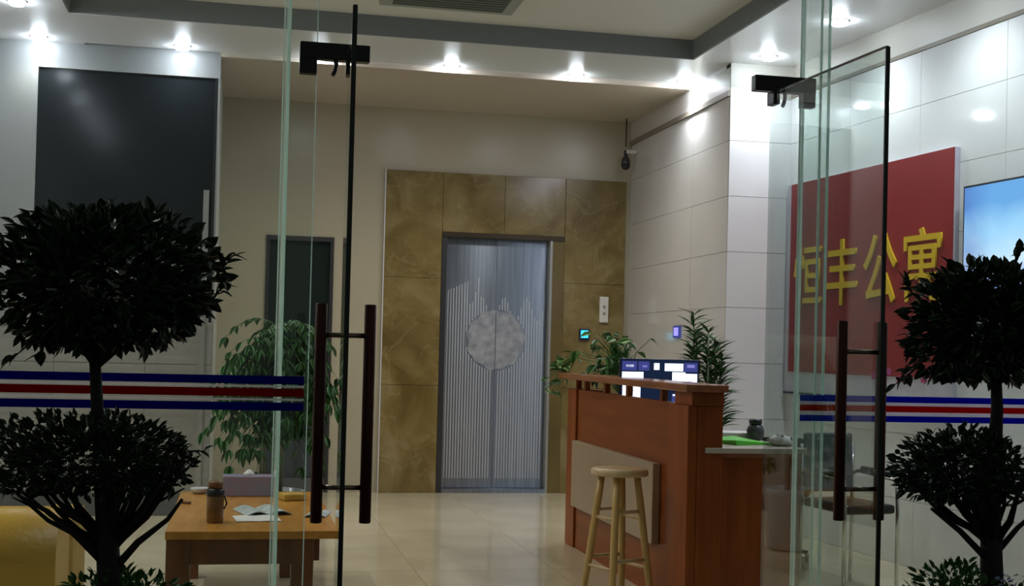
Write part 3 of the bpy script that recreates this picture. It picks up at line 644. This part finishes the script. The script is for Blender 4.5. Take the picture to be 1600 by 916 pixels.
# ------------------------------------------------------------------ leaves and plants
def leaf_mesh(name, L, W, m, fold=.25, bend=.2, cuts=3):
    bm = NB(); mid = []; lf = []; rg = []
    for i in range(cuts+2):
        f = i/(cuts+1); wv = W/2*math.sin(math.pi*(f**.85))*(1 if 0 < i < cuts+1 else 0); zb = -bend*L*f*f
        mid.append(bm.verts.new((0, f*L, zb)))
        if wv > 0: lf.append(bm.verts.new((-wv, f*L, zb+fold*wv))); rg.append(bm.verts.new((wv, f*L, zb+fold*wv)))
    for side in (lf, rg):
        bm.faces.new((mid[0], side[0], mid[1]))
        for i in range(len(side)-1): bm.faces.new((mid[i+1], side[i], side[i+1], mid[i+2]))
        bm.faces.new((mid[-2], side[-1], mid[-1]))
    for f in bm.faces: f.smooth = True
    me = bpy.data.meshes.new(name); bm.to_mesh(me); bm.free(); me.materials.append(M[m]); return me
def orient(p, d, roll, s=1):
    d = Vector(d).normalized(); zax = Vector((0, 0, 1)) if abs(d.z) < .95 else Vector((1, 0, 0))
    x = d.cross(zax).normalized(); z = x.cross(d)
    m3 = Matrix((x, d, z)).transposed() @ Matrix.Rotation(roll, 3, 'Y') @ Matrix.Scale(s, 3)
    return Matrix.Translation(p) @ m3.to_4x4()
def leaf_set(parent, me, mats, limit, name='leaf'):
    """mats: world matrices; the ones nearest the street viewer become separate parts, the rest one joined part"""
    org = ORG[parent]
    camp = Vector((0, 0, EYE)); mats = sorted(mats, key=lambda q: (q.translation-camp).length)
    for q in mats[:limit]: part(name, me, parent, Matrix.Translation(-org) @ q)
    rest = mats[limit:]
    if rest:
        vs_ = []; fs = []; base = [tuple(v.co) for v in me.vertices]; pol = [tuple(p.vertices) for p in me.polygons]
        for q in rest:
            q2 = Matrix.Translation(-org) @ q; o_ = len(vs_)
            vs_ += [tuple(q2 @ Vector(b)) for b in base]; fs += [tuple(i+o_ for i in p) for p in pol]
        m2 = bpy.data.meshes.new('foliage'); m2.from_pydata(vs_, [], fs); m2.materials.append(me.materials[0])
        for p in m2.polygons: p.use_smooth = True
        o = bpy.data.objects.new('foliage', m2); COL.objects.link(o); o.parent = parent; o['kind'] = 'stuff'
def crown(rng, c, rx, ry, rz, n, inner=.35, lump=.18, flat_bottom=None, upb=.2):
    out = []; lumps = [(Vector((rng.gauss(0, 1), rng.gauss(0, 1), rng.gauss(0, 1))).normalized(), rng.uniform(.5, 1)) for _ in range(14)]
    while len(out) < n:
        d = Vector((rng.gauss(0, 1), rng.gauss(0, 1), rng.gauss(0, 1))).normalized()
        r = inner + (1-inner)*rng.random()**.6
        g = 1 + lump*max(0, max(d.dot(l)*q for l, q in lumps)-.55)*2 - lump*.5
        p = Vector((d.x*rx, d.y*ry, d.z*rz))*r*g
        if flat_bottom is not None and p.z < flat_bottom: continue
        dd = (d + Vector((rng.uniform(-.8, .8), rng.uniform(-.8, .8), rng.uniform(-.5, .7)+upb)))
        out.append(orient(Vector(c)+p, dd, rng.uniform(-1.2, 1.2), rng.uniform(.75, 1.2)))
    return out
def twigs(bm, rng, base, c, rx, ry, rz, n, r0=.008, zmin=-.7):
    for k in range(n):
        d = Vector((rng.gauss(0, 1), rng.gauss(0, .8), rng.uniform(zmin, .9))).normalized()
        e = Vector(c) + Vector((d.x*rx*.85, d.y*ry*.85, d.z*rz*.75)); b0 = Vector(base)+Vector((0, 0, rng.uniform(-.01, .05)))
        mid = b0.lerp(e, .45) + Vector((rng.uniform(-.02, .02), rng.uniform(-.02, .02), -.015))
        tube(bm, [b0, mid, e], [r0, r0*.65, r0*.3], 6)
        for j in range(3):
            s_ = mid.lerp(e, rng.uniform(.1, .8)); e2 = s_ + (e-mid)*rng.uniform(.2, .5) + Vector((rng.uniform(-.04, .04), rng.uniform(-.04, .04), rng.uniform(-.02, .03)))
            tube(bm, [s_, e2], [r0*.45, r0*.2], 5)
def ray_pt(px, py, y):   # the point seen at (px, py) in the photograph, y metres into the scene
    d = fw + rt*((px-800)/2000) - up*((py-512)/2000); return Vector((0, 0, EYE)) + d*(y/d.y)
LF_T = leaf_mesh('leaf', .044, .025, 'leaf_dark'); LF_S = leaf_mesh('small_leaf', .028, .017, 'leaf_dark', cuts=2); LF_B = leaf_mesh('bush_leaf', .030, .014, 'leaf_mid', cuts=2)
def topiary(label, y, trunk_px, up_c, up_r, lo_c, lo_r, ub, lb, n1, n2, seed, pot_lab):
    rng = random.Random(seed)
    P0 = [ray_pt(a, b, y) for a, b in trunk_px]; foot = P0[0].copy()
    gx, gy = foot.x, foot.y
    t = thing('topiary_tree', (gx, gy, -.15), label, 'tree')
    bm = NB(); lathe(bm, [(.15, 0), (.17, .02), (.21, .60), (.225, .62), (.225, .66), (.20, .66), (.19, .62)], (gx, gy, -.15), 28); obj('planter', bm, 'pot_grey', t)
    bm = NB(); lathe(bm, [(.18, .60), (.19, .61), (.19, .625), (.10, .63)], (gx, gy, -.15), 24); obj('soil', bm, 'soil', t)
    bm = NB(); pts = [Vector((gx, gy, .45)), *P0]; rr_ = [.036, .032] + [.026, .016, .014, .012][:len(P0)-1]
    tube(bm, pts, rr_, 10); obj('trunk', bm, 'bark', t)
    uc = ray_pt(*up_c, y); lc = ray_pt(*lo_c, y); ubp = ray_pt(*ub, y); lbp = ray_pt(*lb, y)
    bm = NB(); twigs(bm, rng, ubp, uc, *up_r, 22, .010, -.35); twigs(bm, rng, lbp, lc, *lo_r, 26, .0095, -.25); obj('branches', bm, 'bark', t)['kind'] = 'stuff'
    leaf_set(t, LF_T, crown(rng, uc, *up_r, n1, .25, .22, flat_bottom=-up_r[2]*.8), 290, 'leaf')
    leaf_set(t, LF_S, crown(rng, lc, *lo_r, n2, .2, .20, flat_bottom=-lo_r[2]*.55), 290, 'leaf')
    return t, rng, Vector((gx, gy, 0)), uc, lc
t1, rg1, g1, uc1, lc1 = topiary('dark two tiered topiary tree outside the left glass', 3.45, [(172, 916), (165, 800), (152, 640), (148, 560)], (160, 440), (.300, .26, .205), (140, 722), (.290, .24, .130), (148, 570), (170, 868), 2300, 2300, 21, '')
t2, rg2, g2, uc2, lc2 = topiary('dark two tiered topiary tree outside the right glass', 3.15, [(1550, 930), (1548, 800), (1558, 640), (1556, 580)], (1535, 508), (.190, .20, .175), (1500, 738), (.185, .19, .130), (1557, 600), (1550, 868), 1700, 1500, 33, '')
# separate sprigs sticking out, as seen at the left tree
def sprig(t, base, tip, n, me, rng, s=1):
    base, tip = Vector(base), Vector(tip); bm = NB(); tube(bm, [base, base.lerp(tip, .5)+Vector((0, 0, -.006)), tip], [.004, .003, .0015], 6); obj('twig', bm, 'bark', t)
    ms = []
    for k in range(n):
        f = .35+.65*k/(n-1); p = base.lerp(tip, f); dd = (tip-base).normalized(); sd = Vector((rng.uniform(-1, 1), rng.uniform(-.5, .5), rng.uniform(-.8, .9)))
        ms.append(orient(p, dd*.6+sd, rng.uniform(-.6, .6), s))
    leaf_set(t, me, ms, n)
sprig(t1, ray_pt(300, 470, 3.42), ray_pt(368, 395, 3.40), 12, LF_T, rg1, 1.05)
sprig(t1, ray_pt(320, 480, 3.42), ray_pt(352, 440, 3.40), 8, LF_T, rg1, 1.0)
sprig(t1, ray_pt(90, 390, 3.42), ray_pt(25, 352, 3.40), 9, LF_T, rg1)
sprig(t1, ray_pt(80, 500, 3.42), ray_pt(20, 560, 3.40), 10, LF_T, rg1)
sprig(t1, ray_pt(90, 500, 3.42), ray_pt(60, 555, 3.40), 9, LF_T, rg1)
sprig(t1, ray_pt(250, 700, 3.42), ray_pt(318, 705, 3.40), 9, LF_S, rg1, 1.1)
sprig(t1, ray_pt(60, 350, 3.42), ray_pt(45, 338, 3.40), 7, LF_T, rg1, .9)
sprig(t2, ray_pt(1440, 470, 3.10), ray_pt(1412, 440, 3.10), 9, LF_T, rg2, .9)
sprig(t2, ray_pt(1580, 420, 3.10), ray_pt(1598, 385, 3.10), 9, LF_T, rg2, .9)
sprig(t2, ray_pt(1445, 560, 3.10), ray_pt(1400, 600, 3.10), 9, LF_T, rg2, .9)
# sturdy lower limbs
def limb(t, pts, rad):
    bm = NB(); tube(bm, [ray_pt(*p) for p in pts], rad, 8); obj('limb', bm, 'bark', t)
limb(t1, [(172, 890, 3.45), (120, 838, 3.43), (75, 800, 3.42), (30, 775, 3.42)], [.011, .009, .007, .004])
limb(t1, [(178, 890, 3.45), (215, 848, 3.43), (262, 812, 3.42), (285, 780, 3.42)], [.011, .009, .006, .004])
limb(t1, [(172, 860, 3.45), (135, 820, 3.47), (80, 790, 3.48)], [.009, .007, .004])
limb(t2, [(1548, 880, 3.15), (1500, 830, 3.14), (1455, 795, 3.13)], [.010, .008, .004])
limb(t2, [(1552, 870, 3.15), (1590, 825, 3.16), (1630, 790, 3.16)], [.009, .007, .004])
# low bushes in the planters
def bush(t, rng, cx, cy, cz, rx, ry, rz, n):
    leaf_set(t, LF_B, crown(rng, (cx, cy, cz), rx, ry, rz, n, .2, .3, flat_bottom=-rz*.4), 120, 'leaf')
bush(t1, rg1, g1.x+.02, g1.y, .565, .21, .19, .10, 620)
bush(t2, rg2, g2.x-.12, g2.y, .60, .12, .13, .11, 420)
bush(t2, rg2, g2.x+.08, g2.y, .56, .12, .12, .08, 260)
ms = []
FL = leaf_mesh('petal', .018, .014, 'flower_blue', cuts=1)
for k in range(70):
    c = Vector((g2.x, g2.y-.11, .645)) + Vector((rg2.uniform(-.055, .09), rg2.uniform(-.03, .03), rg2.uniform(-.04, .04))); ms.append(orient(c, (rg2.uniform(-1, 1), -.8, rg2.uniform(-.4, 1)), rg2.uniform(-1, 1)))
leaf_set(t2, FL, ms, 70, 'petal')

# potted tree in front of the dark back door
rng = random.Random(77)
pt = thing('potted_tree', (.215, 7.62, 0), 'bushy green potted tree standing behind the coffee table', 'plant')
bm = NB(); lathe(bm, [(.12, 0), (.14, .01), (.17, .34), (.18, .36), (.18, .40), (.16, .40), (.155, .36)], (.215, 7.62, 0), 28); obj('pot', bm, 'pot_white', pt)
bm = NB(); lathe(bm, [(.14, .34), (.155, .355), (.06, .365)], (.215, 7.62, 0), 20); obj('soil', bm, 'soil', pt)
for k, (dx, dy) in enumerate(((-.05, 0), (.0, .03), (.04, -.02))):
    bm = NB(); tube(bm, [(.215+dx, 7.62+dy, .35), (.215+dx*1.3, 7.62+dy*1.4, .8), (.215+dx*2.2, 7.62+dy*2, 1.15)], [.013, .011, .008], 8); obj('stem', bm, 'stem', pt)
LF_P = leaf_mesh('leaf', .080, .036, 'leaf_mid', bend=.35)
ms = []; bm = NB()
for k in range(190):
    a_ = rng.uniform(0, 2*math.pi); el = rng.uniform(-.1, 1.2); L_ = rng.uniform(.22, .40)
    b0 = Vector((.215+rng.uniform(-.05, .05), 7.62+rng.uniform(-.04, .04), rng.uniform(.80, 1.36)))
    hd = Vector((math.cos(a_), .75*math.sin(a_), 0)); pts = []
    for i in range(6):
        f = i/5; pts.append(b0 + hd*L_*f*math.cos(el*.6) + Vector((0, 0, L_*(math.sin(el)*f*.9 - .85*f*f))))
    tube(bm, pts, [.004, .0035, .003, .0025, .002, .001], 5)
    for i in range(1, 6):
        d_ = (pts[i]-pts[i-1]).normalized()
        for sg_ in (-1, 1):
            sd = d_.cross(Vector((0, 0, 1))).normalized()*sg_
            ms.append(orient(pts[i], d_*.55+sd+Vector((0, 0, -.35)), rng.uniform(-.4, .4), rng.uniform(.8, 1.15)))
    ms.append(orient(pts[-1], d_, 0, 1))
obj('leaf_stalks', bm, 'leaf_mid', pt); leaf_set(pt, LF_P, ms, 290)

# trailing plant at the far end of the desk
rng = random.Random(9)
po = thing('trailing_plant', (2.42, 7.93, .812), 'bright green trailing plant with pale leaves at the far end of the desk', 'plant')
bm = NB(); lathe(bm, [(.06, .001), (.065, .01), (.085, .15), (.09, .155), (.09, .17), (.08, .17)], (2.42, 7.93, .812), 20); obj('pot', bm, 'pot_white', po)
LF_O = leaf_mesh('leaf', .085, .062, 'leaf_bright', bend=.3); LF_O2 = leaf_mesh('leaf', .07, .052, 'leaf_pale', bend=.3)
bm = NB(); m1 = []; m2 = []
for k in range(110):
    e = Vector((2.36 + rng.gauss(0, .11), 7.93 + rng.gauss(0, .08), 1.22 + rng.uniform(-.13, .16)))
    if k > 90: e = Vector((2.08+rng.uniform(-.07, .05), 8.27+rng.uniform(0, .08), rng.uniform(.93, 1.25)))
    b0 = Vector((2.42, 7.93, .97)); mdl = b0.lerp(e, .5)+Vector((0, 0, .10))
    if k > 90: mdl = Vector((2.22, 8.24, 1.25))
    tube(bm, [b0, mdl, e], [.003, .003, .002], 5)
    (m2 if rng.random() < .22 else m1).append(orient(e, (rng.uniform(-1, .8), rng.uniform(-1, .2), rng.uniform(-.7, .4)), rng.uniform(-.8, .8), rng.uniform(.75, 1.15)))
obj('stems', bm, 'leaf_bright', po); leaf_set(po, LF_O, m1, 100); leaf_set(po, LF_O2, m2, 100)

# spiky green plant behind the desk
rng = random.Random(15)
pb = thing('spiky_plant', (2.90, 7.62, 0), 'spiky dark green plant standing behind the desk by the right wall', 'plant')
bm = NB(); lathe(bm, [(.09, 0), (.10, .01), (.13, .40), (.14, .42), (.14, .46), (.12, .46)], (2.90, 7.62, 0), 24); obj('pot', bm, 'pot_brown', pb)
bm = NB(); lathe(bm, [(.10, .43), (.12, .445), (.05, .45)], (2.90, 7.62, 0), 20); obj('soil', bm, 'soil', pb)
LF_D = leaf_mesh('leaf', .15, .030, 'leaf_palm', bend=.35, cuts=4)
ms = []
for k in range(7):
    dx, dy = -.10+.2*k/6, rng.uniform(-.08, .08); top = 1.46-.035*k+rng.uniform(-.08, .03)
    if k == 0: dx, top = -.09, 1.50
    bm = NB(); tube(bm, [(2.90+dx*.4, 7.62+dy*.4, .43), (2.90+dx*.8, 7.62+dy, .9), (2.90+dx, 7.62+dy, top)], [.009, .008, .005], 7); obj('cane', bm, 'stem', pb)
    z = top-.42
    while z < top+.02:
        for j in range(5):
            a_ = rng.uniform(0, 2*math.pi); ms.append(orient(Vector((2.90+dx, 7.62+dy, z)), (math.cos(a_), math.sin(a_), rng.uniform(.35, 1.3)), rng.uniform(-.3, .3), rng.uniform(.65, 1.05)*(1 if z < top-.05 else .8)))
        z += .035
leaf_set(pb, LF_D, ms, 280)

# ------------------------------------------------------------------ chairs added for blurred shapes in the right door
def chair(x, y, rz, lab, back_m, seat_m, bw, top):
    t = thing('chair', (x, y, 0), lab, 'chair', rz=rz)
    bm = NB(); box(bm, -bw/2, bw/2, .20, .235, .50, top, bev=.012); obj('backrest', bm, back_m, t, True)
    bm = NB(); box(bm, -bw/2, bw/2, -.20, .22, .42, .47, bev=.015); obj('seat', bm, seat_m, t, True)
    for sx in (-1, 1):
        xx = sx*(bw/2+.012)
        bm = NB(); tube(bm, [(xx, -.20, 0), (xx, -.20, .44), (xx, -.19, .60), (xx, .16, .62), (xx, .215, .60)], .011, 8); obj('arm_frame', bm, 'chrome', t, True)
        bm = NB(); tube(bm, [(xx, .22, 0), (xx, .215, .45), (xx, .22, top-.06)], .011, 8); obj('leg', bm, 'chrome', t, True)
        bm = NB(); tube(bm, [(xx, -.14, .628), (xx, .12, .634)], .018, 8); obj('arm_pad', bm, 'black', t, True)
    return t
chair(3.30, 6.50, R(8), 'grey backed armchair added for a blurred shape in the right glass door', 'grey_fabric', 'black', .31, .83)
t = thing('office_chair', (3.20, 7.25, 0), 'black office chair added for a dark shape between the desk and the grey armchair', 'chair', rz=R(150))
bm = NB(); box(bm, -.20, .20, .18, .215, .52, .78, bev=.014); obj('backrest', bm, 'black', t, True)
bm = NB(); box(bm, -.21, .21, -.21, .20, .43, .48, bev=.018); obj('seat', bm, 'black', t, True)
bm = NB(); tube(bm, [(0, 0, .08), (0, 0, .43)], .024, 10); obj('column', bm, 'chrome', t, True)
bm = NB(); tube(bm, [(0, .1, .44), (0, .23, .47), (0, .225, .60)], .014, 8); obj('back_support', bm, 'black', t, True)
for k in range(5):
    a_ = 2*math.pi*k/5; bm = NB(); tube(bm, [(0, 0, .10), (.22*math.cos(a_), .22*math.sin(a_), .065)], [.02, .012], 8); l = obj('leg', bm, 'black', t, True)
    bm = NB(); tube(bm, [(.22*math.cos(a_)-.012, .22*math.sin(a_), .028), (.22*math.cos(a_)+.012, .22*math.sin(a_), .028)], .027, 12); obj('caster', bm, 'black', l, True)

# ------------------------------------------------------------------ security camera, small box with a glowing violet face
cc = thing('security_camera', (3.30, 10.86, 2.95), 'small hanging dome security camera in the corner above the marble', 'camera')
bm = NB(); tube(bm, [(3.30, 10.86, 3.08), (3.30, 10.86, 3.33)], .006, 6); obj('cable', bm, 'black', cc)
bm = NB(); box(bm, 3.30, 3.395, 10.84, 10.88, 3.02, 3.05); obj('bracket', bm, 'call_panel', cc)
bm = NB(); lathe(bm, [(.010, .10), (.016, .095), (.018, .05), (.034, .02), (.040, -.01), (.040, -.03)], (3.30, 10.86, 2.95), 20); obj('housing', bm, 'steel_dark', cc)
bm = NB(); lathe(bm, [(.038, -.03), (.037, -.05), (.026, -.068), (.010, -.075)], (3.30, 10.86, 2.95), 20); obj('dome', bm, 'black', cc)
t_ = thing('violet_box', (3.40, 9.65, 1.41), 'small glowing violet box on the white wall above the monitor', 'display')
bm = NB(); box(bm, 3.384, 3.3995, 9.58, 9.74, 1.385, 1.48, bev=.004); obj('housing', bm, 'scr_blue', t_)
bm = NB(); box(bm, 3.382, 3.384, 9.61, 9.71, 1.40, 1.465); obj('screen', bm, 'violet_face', t_)
